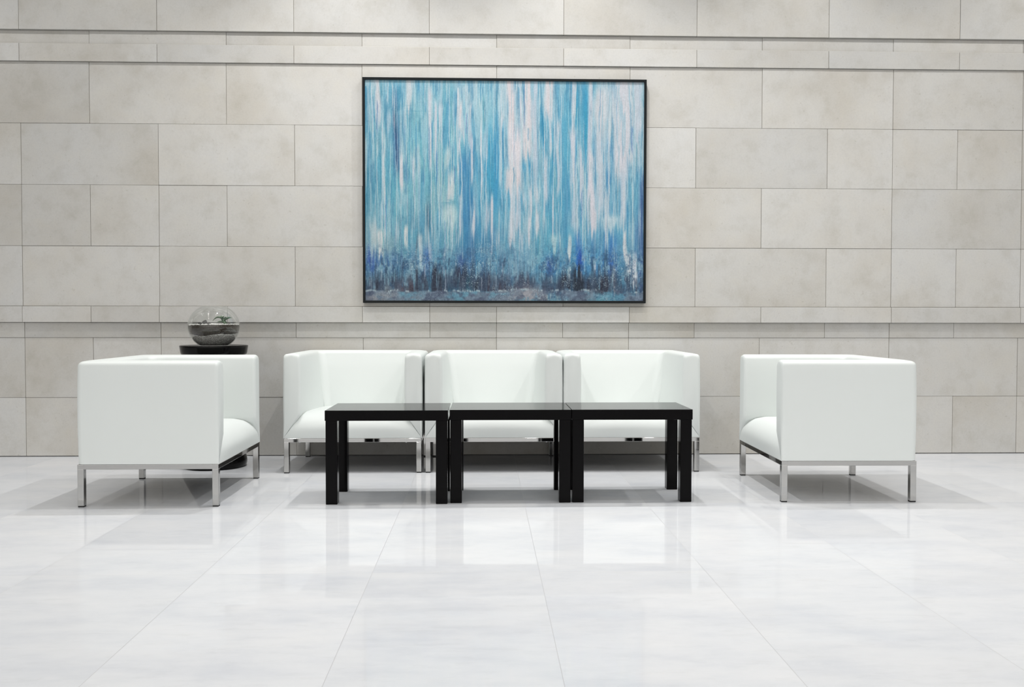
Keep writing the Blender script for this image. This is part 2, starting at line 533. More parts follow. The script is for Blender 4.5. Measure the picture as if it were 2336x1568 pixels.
def make_chair(label, loc, rotz):
    t = thing('armchair', label, 'armchair', loc, rotz, 'white leather armchairs of the lounge')
    obj('seat', seat_bm(), LEATHER, t, True, 50)
    obj('backrest', back_bm(), LEATHER, t, True, 75)
    for s in (-1, 1):
        obj('armrest', arm_bm(s), LEATHER, t, True, 75)
    e = 0.003
    y0, y1, x0, x1 = -CD / 2 + e, CD / 2 - e, -HW + e, HW - e
    b = bmesh.new()
    rw = 0.030
    add_box(b, x0, x1, y0, y0 + rw, 0.183, 0.2065, 0.0015)
    add_box(b, x0, x1, y1 - rw, y1, 0.183, 0.2065, 0.0015)
    add_box(b, x0, x0 + rw, y0 + rw - 0.001, y1 - rw + 0.001, 0.183, 0.2065, 0.0015)
    add_box(b, x1 - rw, x1, y0 + rw - 0.001, y1 - rw + 0.001, 0.183, 0.2065, 0.0015)
    f = obj('frame', b, CHROME, t); f['label'] = 'chrome frame rail'
    p = obj('base_panel', box(x0 + rw, x1 - rw, y0 + rw, y1 - rw, 0.190, 0.2075), CLOTH, t); p['label'] = 'black lining under the seat'
    for sx in (-1, 1):
        for sy in (-1, 1):
            ax, bx = (x0, x0 + rw) if sx < 0 else (x1 - rw, x1)
            ay, by = (y0, y0 + rw) if sy < 0 else (y1 - rw, y1)
            lg = obj('leg', box(ax, bx, ay, by, 0.006, 0.1845, 0.0018), CHROME, t); lg['label'] = 'chrome leg'
            fp = obj('foot_pad', box(ax + .001, bx - .001, ay + .001, by - .001, 0.0, 0.0065, 0.001), RUBBER, lg); fp['label'] = 'black foot pad'
            # bolt under the rail beside the leg
            bb = bmesh.new()
            cxp = (ax + bx) / 2 - sx * 0.075
            add_lathe(bb, [(0, 0.179), (0.006, 0.179), (0.007, 0.1835)], 12, cxp, (ay + by) / 2)
            obj('bolt', bb, CHROME, t)
    return t
chair = make_chair('white leather armchair against the wall, leftmost of the row of three behind the tables', (-0.775, -0.345, 0), 0)
dup(chair, 'white leather armchair against the wall, middle of the row of three, under the painting', (0.058, -0.345, 0))
dup(chair, 'white leather armchair against the wall, rightmost of the row of three behind the tables', (0.8815, -0.345, 0))
dup(chair, 'white leather armchair turned sideways to face right, beside the round pedestal', (-1.623, -1.2325, 0), math.radians(90))
dup(chair, 'white leather armchair turned sideways to face left, alone at the right of the tables', (1.826, -1.203, 0), math.radians(-90 - 1.2))

# ------------------------------------------------------------------ coffee tables
TW, TD, TH, TT, TL = 0.602, 0.395, 0.463, 0.051, 0.057
def make_table(label, loc):
    t = thing('coffee_table', label, 'table', loc, 0, 'black tables pushed together in a row')
    obj('tabletop', box(-TW / 2, TW / 2, -TD / 2, TD / 2, TH - TT, TH, 0.0018), BLACK, t)
    for sx in (-1, 1):
        for sy in (-1, 1):
            x = sx * (TW / 2 - TL / 2 - 0.003); y = sy * (TD / 2 - TL / 2 - 0.003)
            obj('leg', box(x - TL / 2, x + TL / 2, y - TL / 2, y + TL / 2, 0.0, TH - TT, 0.003), BLACK, t)
    return t
tab = make_table('black coffee table with square legs, leftmost of the three pushed together', (-0.478, -1.407, 0))
dup(tab, 'black coffee table with square legs, middle one of the three pushed together', (0.1315, -1.388, 0))
dup(tab, 'black coffee table with square legs, rightmost of the three pushed together', (0.7365, -1.386, 0))

# ------------------------------------------------------------------ round pedestal
PX, PY = -1.665, -0.40
ped = thing('pedestal', 'round black glossy pedestal with a flared foot standing behind the left sideways armchair', 'pedestal', (PX, PY, 0))
prof = [(0, 0.690), (0.185, 0.690), (0.193, 0.695), (0.197, 0.705), (0.2015, 0.735), (0.203, 0.745), (0.202, 0.748), (0.198, 0.749), (0.185, 0.7455), (0.15, 0.743), (0.0, 0.7425)]
obj('top', add_lathe(bmesh.new(), prof, 96), GLOSS, ped, True, 40)
col = [(0.0, 0.071)]
z = 0.07
while z <= 0.69:
    base = 0.075 + 0.115 * max(0.0, (0.30 - z) / 0.24) ** 1.1 if z < 0.30 else 0.075 + 0.02 * max(0, (z - 0.5) / 0.19) ** 2
    base = min(base, 0.186)
    col.append((base + 0.0022 * abs(math.sin(math.pi * z / 0.018)), z))
    z += 0.003
col.append((0.0, 0.69))
obj('column', add_lathe(bmesh.new(), col, 96), GLOSS, ped, True, 50)
foot = [(0, 0.0), (0.180, 0.0), (0.188, 0.006), (0.193, 0.020), (0.194, 0.035), (0.191, 0.058), (0.186, 0.071), (0.0, 0.0715)]
obj('foot', add_lathe(bmesh.new(), foot, 96), GLOSS, ped, True, 40)

# ------------------------------------------------------------------ glass bowl garden
BZ = 0.7432
RH, RV, ZC = 0.155, 0.140, 0.121        # half width, half height, centre above the base
def bowl_r(z, th=0.0):
    k = (z - ZC) / (RV - th)
    return (RH - th) * math.sqrt(max(0.0, 1 - k * k))
ter = thing('terrarium', 'round glass bowl garden with layers of gravel and soil on the black pedestal', 'terrarium', (PX, PY, BZ))
out, inn = [], []
z_lo, z_hi = 0.0, ZC + 0.123
out.append((0, 0.0)); out.append((bowl_r(0.002) - 0.004, 0.0))
for k in range(0, 41):
    zz = 0.002 + (z_hi - 0.002) * k / 40
    out.append((bowl_r(zz), zz))
TH_ = 0.0035
rim = bowl_r(z_hi)
out.append((rim - 0.0015, z_hi + 0.0015))
for k in range(0, 41):
    zz = z_hi - (z_hi - 0.006) * k / 40
    inn.append((max(0.01, bowl_r(zz, TH_)), zz))
inn.append((0, 0.005))
bo = obj('bowl', add_lathe(bmesh.new(), out + inn, 96), GLASS, ter, True, 60)
bo['label'] = 'clear glass bowl'
GZ, SZ = 0.073, 0.128
def fillr(z): return bowl_r(z, TH_) - 0.0012
def wob1(r, a, z): return (0.005 * math.sin(2 * a + 2.2) + 0.003 * math.sin(5 * a + 1)) if abs(z - GZ) < 1e-6 else 0.0
def gravel_h(a): return 0.005 * math.sin(2 * a + 2.2) + 0.003 * math.sin(5 * a + 1)
def layer(z0f, z1f, n=96, m=12):
    """a filled layer between two wavy heights, following the inside of the bowl"""
    bm = bmesh.new()
    rings = []
    for k in range(m + 1):
        ring = []
        for i in range(n):
            a = 2 * math.pi * i / n
            z = lerp(z0f(a), z1f(a), k / m)
            r = fillr(z)
            ring.append(bm.verts.new((r * math.cos(a), r * math.sin(a), z)))
        rings.append(ring)
    for a_, b_ in zip(rings[:-1], rings[1:]):
        for i in range(n):
            j = (i + 1) % n
            bm.faces.new((a_[i], a_[j], b_[j], b_[i]))
    bm.faces.new(rings[0][::-1])
    c = bm.verts.new((0, 0, sum(v.co.z for v in rings[-1]) / n + 0.006))
    for i in range(n):
        bm.faces.new((rings[-1][i], rings[-1][(i + 1) % n], c))
    return bm
jit = [random.uniform(-1, 1) for _ in range(96)]
gh = lambda a: GZ + gravel_h(a) + 0.0012 * jit[int(a / (2 * math.pi) * 96 + .5) % 96]
obj('gravel', layer(lambda a: 0.0065, gh), GRAVEL, ter, True)
sh = lambda a: SZ + 0.004 * math.sin(a + 2.6) + 0.0034 * jit[(int(a / (2 * math.pi) * 96 + .5) * 7) % 96]
obj('soil', layer(lambda a: gh(a) + 0.0004, sh), SOIL, ter, True)
bm = bmesh.new()
for k in range(360):
    a = random.uniform(0, 2 * math.pi); rr = math.sqrt(random.random()) * 0.143
    if k < 170: rr = random.uniform(0.132, 0.1465)
    s = random.uniform(0.0032, 0.0068)
    rr = min(rr, 0.1495 - s)
    zz = SZ + 0.004 * math.sin(a + 2.6) * (rr / 0.15) + 0.006 * (1 - rr / 0.15) + s * 0.4
    q = Matrix.Translation((rr * math.cos(a), rr * math.sin(a), zz)) @ Matrix.Rotation(random.uniform(0, 6), 4, 'Z') @ Matrix.Diagonal((s * random.uniform(.8, 1.3), s, s * random.uniform(.6, .9), 1))
    bmesh.ops.create_icosphere(bm, subdivisions=1, radius=1.0, matrix=q)
pb = obj('pebbles', bm, PEBBLE, ter, True); pb['kind'] = 'stuff'; pb['label'] = 'white pebbles strewn over the soil'

# succulent in the bowl
pl = thing('succulent_plant', 'small green succulent with drooping pointed leaves inside the glass bowl', 'plant', (PX + 0.072, PY - 0.035, BZ + SZ + 0.0085))
def tube(pts, rads, n=10):
    bm = bmesh.new(); rings = []
    for i, p in enumerate(pts):
        p = Vector(p)
        d = (Vector(pts[min(i + 1, len(pts) - 1)]) - Vector(pts[max(i - 1, 0)])).normalized()
        s = d.cross(Vector((0, 1, 0.01))).normalized(); u = s.cross(d).normalized()
        ra, rb = rads[i] if isinstance(rads[i], tuple) else (rads[i], rads[i])
        rings.append([bm.verts.new(p + s * ra * math.cos(2 * math.pi * k / n) + u * rb * math.sin(2 * math.pi * k / n)) for k in range(n)])
    for a, b in zip(rings[:-1], rings[1:]):
        for k in range(n):
            bm.faces.new((a[k], a[(k + 1) % n], b[(k + 1) % n], b[k]))
    bm.faces.new(rings[0][::-1]); bm.faces.new(rings[-1])
    return bm
obj('stem', tube([(0.006, 0, -0.002), (0.003, 0, 0.010), (-0.005, 0, 0.022), (-0.011, 0, 0.034)], [0.0135, 0.0125, 0.0105, 0.006]), LEAF, pl, True)
def leaf(p0, p1, sag, wd):
    p0, p1 = Vector(p0), Vector(p1)
    pts, rr = [], []
    for k in range(9):
        t = k / 8
        p = p0.lerp(p1, t); p.z += sag * math.sin(math.pi * t)
        pts.append(p); w = wd * (0.55 + 0.9 * math.sin(math.pi * min(1, t * 0.9 + 0.1))) * (1 - t ** 3) + 0.0004
        rr.append((w * 0.45, w))
    return tube(pts, rr, 8)
for q in (((-0.008, 0, 0.030), (-0.070, -0.012, 0.014), 0.020, 0.0085),
          ((0.002, 0, 0.022), (0.054, -0.010, 0.037), 0.009, 0.0095),
          ((-0.010, 0, 0.030), (-0.022, 0.012, 0.049), 0.004, 0.009),
          ((-0.010, 0, 0.032), (0.001, -0.014, 0.047), 0.006, 0.008),
          ((-0.012, -0.004, 0.031), (-0.018, -0.020, 0.040), 0.006, 0.008),
          ((-0.004, 0, 0.012), (-0.044, -0.018, 0.006), 0.006, 0.008),
          ((-0.006, 0, 0.028), (0.012, 0.040, 0.030), 0.010, 0.008)):
    obj('leaf', leaf(*q), LEAF, pl, True)
def rock(label, x, y, s, seed, sx=1.0, sz=0.8):
    b = bmesh.new()
    bmesh.ops.create_icosphere(b, subdivisions=3, radius=1.0)
    r = random.Random(seed)
    dirs = [(Vector((r.uniform(-1, 1), r.uniform(-1, 1), r.uniform(-1, 1))).normalized(), r.uniform(0.55, 0.85)) for _ in range(14)]
    for v in b.verts:
        for dv, k in dirs:
            q = v.co.dot(dv)
            if q > k: v.co -= dv * (q - k)
        v.co = Vector((v.co.x * s * sx, v.co.y * s, v.co.z * s * sz))
    o = obj('stone', b, ROCK)
    o.location = (PX + x, PY + y, BZ + SZ + 0.008 + s * sz * 0.55)
    tag(o, label, 'stone', 'dark stones in the glass bowl')
rock('largest dark stone on the pebbles, left of the succulent in the glass bowl', -0.038, -0.050, 0.0185, 3, 1.05, 0.9)
rock('small low dark stone at the left end of the stones in the glass bowl', -0.068, -0.054, 0.0125, 5, 1.2, 0.7)
rock('small dark stone between the largest stone and the succulent in the bowl', -0.012, -0.066, 0.0115, 9, 1.2, 0.7)

# ------------------------------------------------------------------ painting
AX0, AX1, AZ0, AZ1 = -0.797, 1.074, 1.0185, 2.4955
FW = 0.0155
art = thing('painting', 'large abstract painting of blue and white drips in a thin black frame', 'painting', (0, 0, 0))
b = bmesh.new()
yb, yf = -0.0005, -0.042
add_box(b, AX0, AX1, yf, yb, AZ1 - FW, AZ1, 0.0012, 1)
add_box(b, AX0, AX1, yf, yb, AZ0, AZ0 + FW, 0.0012, 1)
add_box(b, AX0, AX0 + FW, yf, yb, AZ0 + FW - 0.001, AZ1 - FW + 0.001, 0.0012, 1)
add_box(b, AX1 - FW, AX1, yf, yb, AZ0 + FW - 0.001, AZ1 - FW + 0.001, 0.0012, 1)
obj('frame', b, FRAME, art)

def s2l(c):
    c = np.asarray(c, float) / 255.0
    return np.where(c <= 0.04045, c / 12.92, ((c + 0.055) / 1.055) ** 2.4)
NX, NY = 760, 600
U, V = np.meshgrid((np.arange(NX) + .5) / NX, (np.arange(NY) + .5) / NY)
def vnoise(nx, ny, seed):
    """smooth value noise with nx by ny cells over the canvas"""
    g = np.random.default_rng(seed).random((ny + 3, nx + 3))
    x = U * nx; y = V * ny
    xi = x.astype(int); yi = y.astype(int); fx = x - xi; fy = y - yi
    fx = fx * fx * (3 - 2 * fx); fy = fy * fy * (3 - 2 * fy)
    return (g[yi, xi] * (1 - fx) + g[yi, xi + 1] * fx) * (1 - fy) + (g[yi + 1, xi] * (1 - fx) + g[yi + 1, xi + 1] * fx) * fy
def fbm(nx, ny, seed, oct=4, gain=0.55):
    s, a, t = 0, 1.0, 0
    for k in range(oct):
        s = s + a * vnoise(max(1, int(nx * 2 ** k)), max(1, int(ny * 2 ** k)), seed + 31 * k); t += a; a *= gain
    return s / t
def sm(a, b, x):
    t = np.clip((x - a) / (b - a), 0, 1); return t * t * (3 - 2 * t)
img = np.zeros((NY, NX, 3))
def over(col, alpha):
    global img
    a = np.clip(alpha, 0, 1)[..., None]
    img = img * (1 - a) + np.array(col, float) * a
# ground: broad patches of colour laid on the canvas, row by row, pulled down into streaks
GU = np.array([.04, .12, .20, .29, .37, .46, .54, .62, .70, .79, .87, .95])
GV = np.array([.03, .15, .25, .35, .45, .55, .65, .75, .82, .88, .93, .98])
GROUND = np.array([
    [(120,165,180),(85,150,180),(130,170,185),(110,160,180),(150,175,190),(130,175,192),(178,182,194),(140,175,195),(130,170,190),(90,150,180),(165,185,198),(175,182,195)],
    [(125,165,180),(72,137,167),(115,165,180),(112,158,178),(150,180,195),(108,168,190),(172,178,192),(130,170,190),(100,160,185),(80,150,180),(172,186,198),(178,185,196)],
    [(120,165,180),(76,136,166),(105,165,185),(122,168,182),(110,165,188),(82,156,188),(160,176,192),(100,155,182),(118,166,188),(95,155,183),(165,182,196),(170,182,196)],
    [(100,155,178),(90,145,170),(115,168,182),(108,160,180),(75,140,175),(68,148,182),(158,174,190),(105,155,180),(108,163,185),(110,162,186),(130,165,190),(165,180,195)],
    [(85,145,170),(108,160,178),(105,165,182),(118,165,178),(60,130,170),(64,148,184),(140,170,190),(95,150,178),(90,155,182),(120,165,188),(112,160,188),(122,162,186)],
    [(80,140,165),(105,160,175),(110,160,175),(128,170,180),(68,133,170),(75,145,180),(126,168,188),(90,155,182),(85,150,180),(120,165,188),(125,165,190),(110,160,185)],
    [(105,150,168),(95,150,170),(90,140,165),(115,165,178),(60,125,165),(98,150,180),(132,165,185),(95,155,180),(85,145,178),(110,160,188),(100,155,190),(95,145,178)],
    [(120,150,165),(95,145,165),(90,140,165),(100,155,175),(60,115,155),(85,140,170),(115,155,178),(85,145,172),(70,135,170),(70,135,180),(75,135,175),(90,135,170)],
    [(70,110,155),(75,115,150),(75,115,150),(80,130,160),(65,105,145),(90,135,165),(115,150,175),(75,130,165),(65,120,165),(65,125,170),(65,120,170),(85,130,165)],
    [(85,120,145),(80,115,140),(75,110,140),(75,110,135),(60,90,120),(85,120,150),(90,115,140),(75,125,155),(75,125,155),(55,95,130),(60,100,130),(85,125,155)],
    [(95,115,135),(75,95,115),(70,90,110),(65,100,125),(60,90,115),(75,95,120),(80,85,105),(75,110,140),(65,95,125),(55,80,105),(55,85,110),(80,120,150)],
    [(110,115,125),(115,120,130),(100,140,160),(90,125,150),(90,125,155),(85,105,130),(115,115,128),(130,135,145),(90,135,160),(85,140,165),(95,150,170),(75,110,145)]], float)
def lookup(u, v):
    fu = np.interp(u, GU, np.arange(12)); fv = np.interp(v, GV, np.arange(12))
    i = np.minimum(fu.astype(int), 10); j = np.minimum(fv.astype(int), 10)
    a = (fu - i)[..., None]; b = (fv - j)[..., None]
    return (GROUND[j, i] * (1 - a) + GROUND[j, i + 1] * a) * (1 - b) + (GROUND[j + 1, i] * (1 - a) + GROUND[j + 1, i + 1] * a) * b
runs = 1 - 0.7 * sm(0.80, 0.95, V)
wu = U + 0.035 * (vnoise(70, 3, 101) - .5) + 0.05 * (vnoise(24, 5, 102) - .5)
wv = V + runs * (0.13 * (vnoise(150, 2, 103) - .5) + 0.10 * (vnoise(44, 3, 104) - .5)) + 0.03 * (vnoise(20, 14, 105) - .5)
img = lookup(np.clip(wu, 0, 1), np.clip(wv, 0, 1))
# brushed-in greens and blues of the same paint
over((84, 160, 186), sm(0.52, 0.66, fbm(12, 4, 106, 4, .6)) * 0.40 * sm(0.85, 0.7, V))
over((140, 178, 194), sm(0.54, 0.68, fbm(16, 5, 107, 4, .6)) * 0.45 * sm(0.80, 0.6, V))
over((66, 134, 172), sm(0.54, 0.66, fbm(34, 4, 108, 4, .65)) * 0.50 * sm(0.95, 0.6, V))
over((156, 182, 196), sm(0.56, 0.68, fbm(60, 4, 109, 3, .65)) * 0.55 * sm(0.90, 0.6, V))
over((56, 118, 154), sm(0.60, 0.70, fbm(110, 7, 110, 3, .6)) * 0.45)
def veil(u, w, v0, v1, col, a, soft=0.05):
    e = np.exp(-((U - u - 0.012 * (vnoise(2, 6, int(u * 997)) - .5)) / w) ** 2)
    k = sm(v0 - soft, v0 + soft, V) * sm(v1 + soft, v1 - soft, V)
    over(col, e * k * a * (0.35 + 0.9 * fbm(90, 8, int(u * 5000) + 3, 3)))
for q in ((.355, .020, .34, .66, (58, 122, 168), 1.0), (.44, .018, .22, .50, (50, 140, 178), .9), (.47, .012, .25, .58, (52, 134, 178), .9),
          (.112, .010, .05, .40, (44, 96, 138), 1.0), (.110, .0045, .14, .39, (44, 66, 104), 1.2), (.12, .006, .20, .40, (40, 84, 128), .9),
          (.01, .012, .38, .62, (60, 124, 152), .9), (.755, .008, .0, .34, (56, 140, 176), 1.0), (.792, .012, .02, .36, (54, 142, 180), 1.1),
          (.632, .010, .12, .32, (48, 134, 172), 1.1), (.567, .010, .34, .43, (60, 140, 178), 1.2), (.59, .006, .30, .42, (56, 136, 176), 1.0),
          (.668, .009, .20, .50, (58, 140, 176), .9), (.715, .016, .06, .40, (78, 152, 184), .9), (.72, .016, .40, .60, (66, 142, 178), .8),
          (.875, .008, .26, .50, (46, 112, 166), 1.1), (.918, .005, .04, .30, (80, 142, 176), 1.0), (.99, .012, .42, .98, (62, 88, 140), .9),
          (.38, .014, .52, .80, (50, 112, 160), .8), (.445, .010, .66, .80, (70, 110, 150), .7), (.225, .007, .56, .68, (58, 92, 118), .9), (.185, .004, .70, .95, (70, 90, 112), .8),
          (.765, .010, .70, .86, (34, 92, 172), 1.1), (.77, .009, .76, .84, (26, 68, 158), 1.2), (.66, .016, .81, .87, (46, 84, 164), 1.1), (.885, .014, .70, .86, (50, 104, 176), .9), (.875, .018, .83, .88, (50, 84, 158), .9),
          (.02, .018, .77, .86, (50, 84, 154), 1.1), (.22, .018, .76, .86, (64, 102, 166), .9), (.34, .018, .78, .86, (56, 84, 138), .9)):
    veil(*q)
# fine runs of thinned paint
patchy = sm(.35, .62, fbm(7, 4, 134, 3, .6))
over((74, 140, 172), sm(0.60, 0.70, fbm(150, 4, 131, 3, .7)) * 0.55 * patchy * sm(0.90, 0.7, V))
over((172, 190, 202), sm(0.60, 0.70, fbm(170, 3, 132, 3, .7)) * 0.55 * patchy * sm(0.84, 0.66, V))
over((60, 116, 148), sm(0.66, 0.74, fbm(190, 9, 133, 3, .7)) * 0.45 * sm(0.92, 0.7, V))
def pale(u, w, v0, v1, a=0.9, col=(194, 192, 203), soft=0.035, rag=0.5):
    n = fbm(150, 7, int(u * 9001) + int(v0 * 100) + 7, 3, 0.7)
    cu = u + 0.008 * (vnoise(1, 7, int(u * 811)) - .5)
    ww = w * (0.56 + 0.7 * vnoise(1, 9, int(u * 613)))
    e = np.exp(-(np.abs(U - cu) / ww) ** 4)
    end = v1 + 0.10 * (vnoise(160, 1, int(u * 777)) - 0.5)
    k = sm(v0 - soft, v0 + soft, V) * sm(end + soft, end - soft, V)
    over(col, a * k * e * sm(0.20 + 0.22 * rag, 0.42 + 0.22 * rag, n + 0.25 * (e - 0.4)))
PK = (202, 192, 198)
for q in ((.520, .012, -.1, .10, .9, PK), (.523, .014, .05, .34, .95, PK, .04, .2), (.535, .022, .22, .47, 1.0, (204, 196, 204), .04, .1), (.530, .030, .40, .50, .9, PK, .02, .4),
          (.578, .016, -.1, .34, .95, PK, .03, .15), (.556, .004, -.1, .22, .8), (.606, .010, .0, .50, .75, (186, 188, 202), .05, .4), (.655, .018, -.1, .17, .9, PK, .03, .3),
          (.660, .008, .12, .30, .8), (.648, .007, .34, .52, .8), (.690, .006, .18, .50, .7), (.746, .008, .0, .30, .8), (.744, .012, .22, .50, .9, (188, 190, 204), .04, .2), (.748, .013, .45, .66, .8, (182, 190, 204), .04, .4),
          (.772, .008, .30, .56, .8), (.803, .008, .0, .36, .9, (190, 190, 202), .03, .3), (.808, .014, .32, .66, 1.0, (196, 192, 203), .03, .15), (.822, .012, .58, .70, .9, (196, 192, 202), .02, .4),
          (.845, .026, .02, .24, .85, (194, 192, 200), .05, .2), (.838, .014, .22, .60, .8, (186, 190, 202), .05, .4), (.880, .016, .02, .26, .5), (.925, .026, -.1, .36, .95, (194, 192, 202), .04, .15),
          (.915, .022, .30, .44, .95, (196, 193, 203), .04, .2), (.925, .016, .40, .64, .9, (184, 190, 204), .05, .4), (.972, .016, -.1, .26, .8, (186, 190, 203), .05, .35), (.88, .034, .61, .67, .85, (182, 196, 206), .02, .5),
          (.343, .010, .10, .26, 1.0, (196, 192, 200), .03, .1), (.334, .006, .04, .40, .8, (186, 190, 200), .03, .3), (.340, .006, .25, .36, .9), (.376, .008, .10, .28, .8, (190, 192, 202), .03, .3), (.380, .006, .25, .46, .85),
          (.045, .010, -.1, .15, .95, (190, 190, 198), .03, .2), (.050, .007, .1, .22, .7), (.088, .008, .14, .24, .7), (.158, .012, -.1, .13, .9, (186, 190, 198), .03, .2), (.145, .007, .12, .24, .5),
          (.230, .007, .04, .34, .9), (.232, .006, .2, .42, .9, (198, 196, 203), .03, .2), (.253, .007, .10, .40, .85), (.268, .010, .10, .20, .7), (.127, .007, .34, .50, 1.0, (198, 194, 202), .03, .2),
          (.170, .006, .34, .46, .8), (.190, .007, .35, .62, .6, (166, 190, 200)), (.066, .006, .24, .50, .7, (170, 190, 200)), (.295, .012, .30, .40, .8, (176, 194, 200), .03, .6), (.305, .016, .42, .54, .9, (192, 194, 200), .03, .3),
          (.300, .026, .58, .655, .85, (170, 194, 200), .02, .5), (.310, .020, .55, .64, .7, (172, 194, 202)), (.482, .005, .08, .50, .8, (172, 190, 204)), (.415, .004, .20, .50, .8), (.428, .009, .22, .36, .6, (180, 190, 204)), (.487, .006, .15, .23, .8),
          (.030, .012, .64, .77, .8, (180, 190, 196)), (.060, .015, .68, .81, 1.0, (200, 200, 204), .02, .3), (.115, .010, .65, .74, .5), (.148, .009, .66, .79, 1.0, (204, 203, 206), .02, .1), (.200, .011, .70, .83, .9, (190, 196, 204), .02, .4), (.232, .006, .70, .82, .6),
          (.340, .006, .50, .74, .8), (.388, .006, .54, .72, .9), (.435, .010, .56, .68, .7), (.452, .006, .52, .72, .95), (.470, .008, .70, .78, .8), (.290, .012, .76, .80, .8), (.525, .012, .48, .76, .95, (192, 192, 203), .03, .2), (.545, .006, .48, .66, .8), (.562, .006, .70, .78, .8), (.588, .007, .48, .74, .9), (.615, .010, .48, .70, .95, (190, 194, 204), .03, .25), (.57, .008, .5, .58, .7),
          (.672, .004, .5, .7, .8), (.685, .026, .70, .76, .8, (176, 196, 202), .02, .7), (.730, .007, .70, .80, .95, (206, 203, 205), .02, .2), (.735, .012, .84, .92, .9, (190, 204, 208), .02, .6), (.865, .006, .5, .75, .6),
          (.935, .007, .68, .80, 1.0, (204, 200, 206), .02, .2), (.945, .008, .78, .88, .9, (198, 198, 206), .02, .3), (.895, .008, .84, .94, .95, (206, 204, 206), .02, .4), (.970, .009, .78, .94, .9, (196, 196, 206), .02, .5), (.82, .006, .82, .86, .8), (.315, .012, .86, .90, .8, (186, 196, 200), .02, .7), (.355, .03, .91, .94, .75, (180, 196, 204), .015, .8)):
    pale(*q)
over((112, 164, 188), sm(0.60, 0.68, fbm(130, 4, 130, 3, .7)) * 0.40 * sm(0.84, 0.7, V))
over((186, 194, 203), sm(0.64, 0.70, fbm(190, 3, 135, 3, .7)) * 0.45 * sm(0.84, 0.7, V))
# thin drips that run down and waver
def drip(u, v0, v1, w, col, a):
    y0, y1 = int(max(0, v0) * NY), int(min(1, v1) * NY)
    if y1 - y0 < 4: return
    n = y1 - y0
    wob = np.cumsum(rng.normal(0, 0.16, n)); wob -= np.linspace(0, wob[-1] * 0.6, n)
    wv_ = w * (0.5 + 1.0 * np.convolve(rng.random(n + 24), np.ones(25) / 25, 'valid'))
    xx = np.arange(NX)[None, :]
    c = (u * NX + wob)[:, None]
    k = np.exp(-((xx - c) / wv_[:, None]) ** 2)
    t_ = np.linspace(0, 1, n)[:, None]
    fade = 0.35 + 0.65 * np.convolve(rng.random(n + 30), np.ones(31) / 31, 'valid')[:, None] * 1.6
    k = np.clip(k * a * fade, 0, 1) * np.minimum(1, t_ * 8) * np.minimum(1, (1 - t_) * 5)
    img[y0:y1] = img[y0:y1] * (1 - k[..., None]) + np.array(col, float) * k[..., None]
for i in range(150):
    u = rng.random(); v0 = rng.random() * 0.62 - 0.1; ln = 0.10 + rng.random() ** 1.5 * 0.5
    drip(u, v0, min(v0 + ln, 0.78 + 0.07 * rng.random()), 0.6 + rng.random() * 1.0, (176 + rng.random() * 20, 192 + rng.random() * 8, 204), 0.4 + 0.5 * rng.random())
for i in range(110):
    u = rng.random(); v0 = rng.random() * 0.7
    drip(u, v0, v0 + 0.06 + rng.random() * 0.22, 0.5 + rng.random() * 1.3, (46 + rng.random() * 40, 104 + rng.random() * 36, 142 + rng.random() * 30), 0.3 + 0.5 * rng.random())
for (u, v0, v1, w) in ((.535, .47, .78, 1.8), (.523, .50, .74, 1.3), (.552, .47, .74, 1.5), (.505, .48, .70, 1.2), (.413, .2, .66, 1.3), (.432, .25, .74, 1.3), (.487, .0, .66, 1.3), (.342, .34, .62, 1.6), (.237, .36, .76, 1.4), (.272, .2, .74, 1.2), (.176, .3, .72, 1.0), (.065, .1, .7, 1.1), (.025, .0, .3, 1.1), (.64, .2, .7, 1.3), (.675, .1, .72, 1.4), (.70, .0, .5, 1.2), (.76, .5, .76, 1.5), (.778, .5, .78, 1.2), (.86, .3, .8, 1.2), (.30, .0, .36, 1.1), (.31, .64, .80, 1.3), (.285, .64, .76, 1.1), (.325, .64, .76, 1.1)):
    drip(u, v0, v1, w, (188, 194, 206), 0.9)
# mottled foot of the picture
mk = sm(0.70, 0.84, V)
over((52, 84, 118), mk * sm(0.50, 0.66, fbm(40, 26, 120, 4, .75)) * 0.65)
over((134, 168, 186), mk * sm(0.54, 0.66, fbm(56, 20, 121, 4, .75)) * 0.60)
over((96, 140, 166), mk * sm(0.55, 0.68, fbm(90, 20, 122, 3, .7)) * 0.5)
over((54, 66, 88), sm(.86, .92, V + .05 * (fbm(50, 2, 140, 3) - .5)) * sm(.97, .945, V) * sm(.34, .58, fbm(34, 10, 141, 4, .7)) * .75)
def smudge(u, w, v0, v1, a, col=(38, 46, 64)):
    e = np.exp(-((U - u) / w) ** 2) * sm(v0 - .02, v0 + .05, V + 0.08 * (vnoise(120, 1, int(u * 991)) - .5)) * sm(v1 + .012, v1 - .012, V)
    over(col, e * a * 1.2 * sm(0.30, 0.56, fbm(120, 14, int(u * 4000) + 5, 3, .7)))
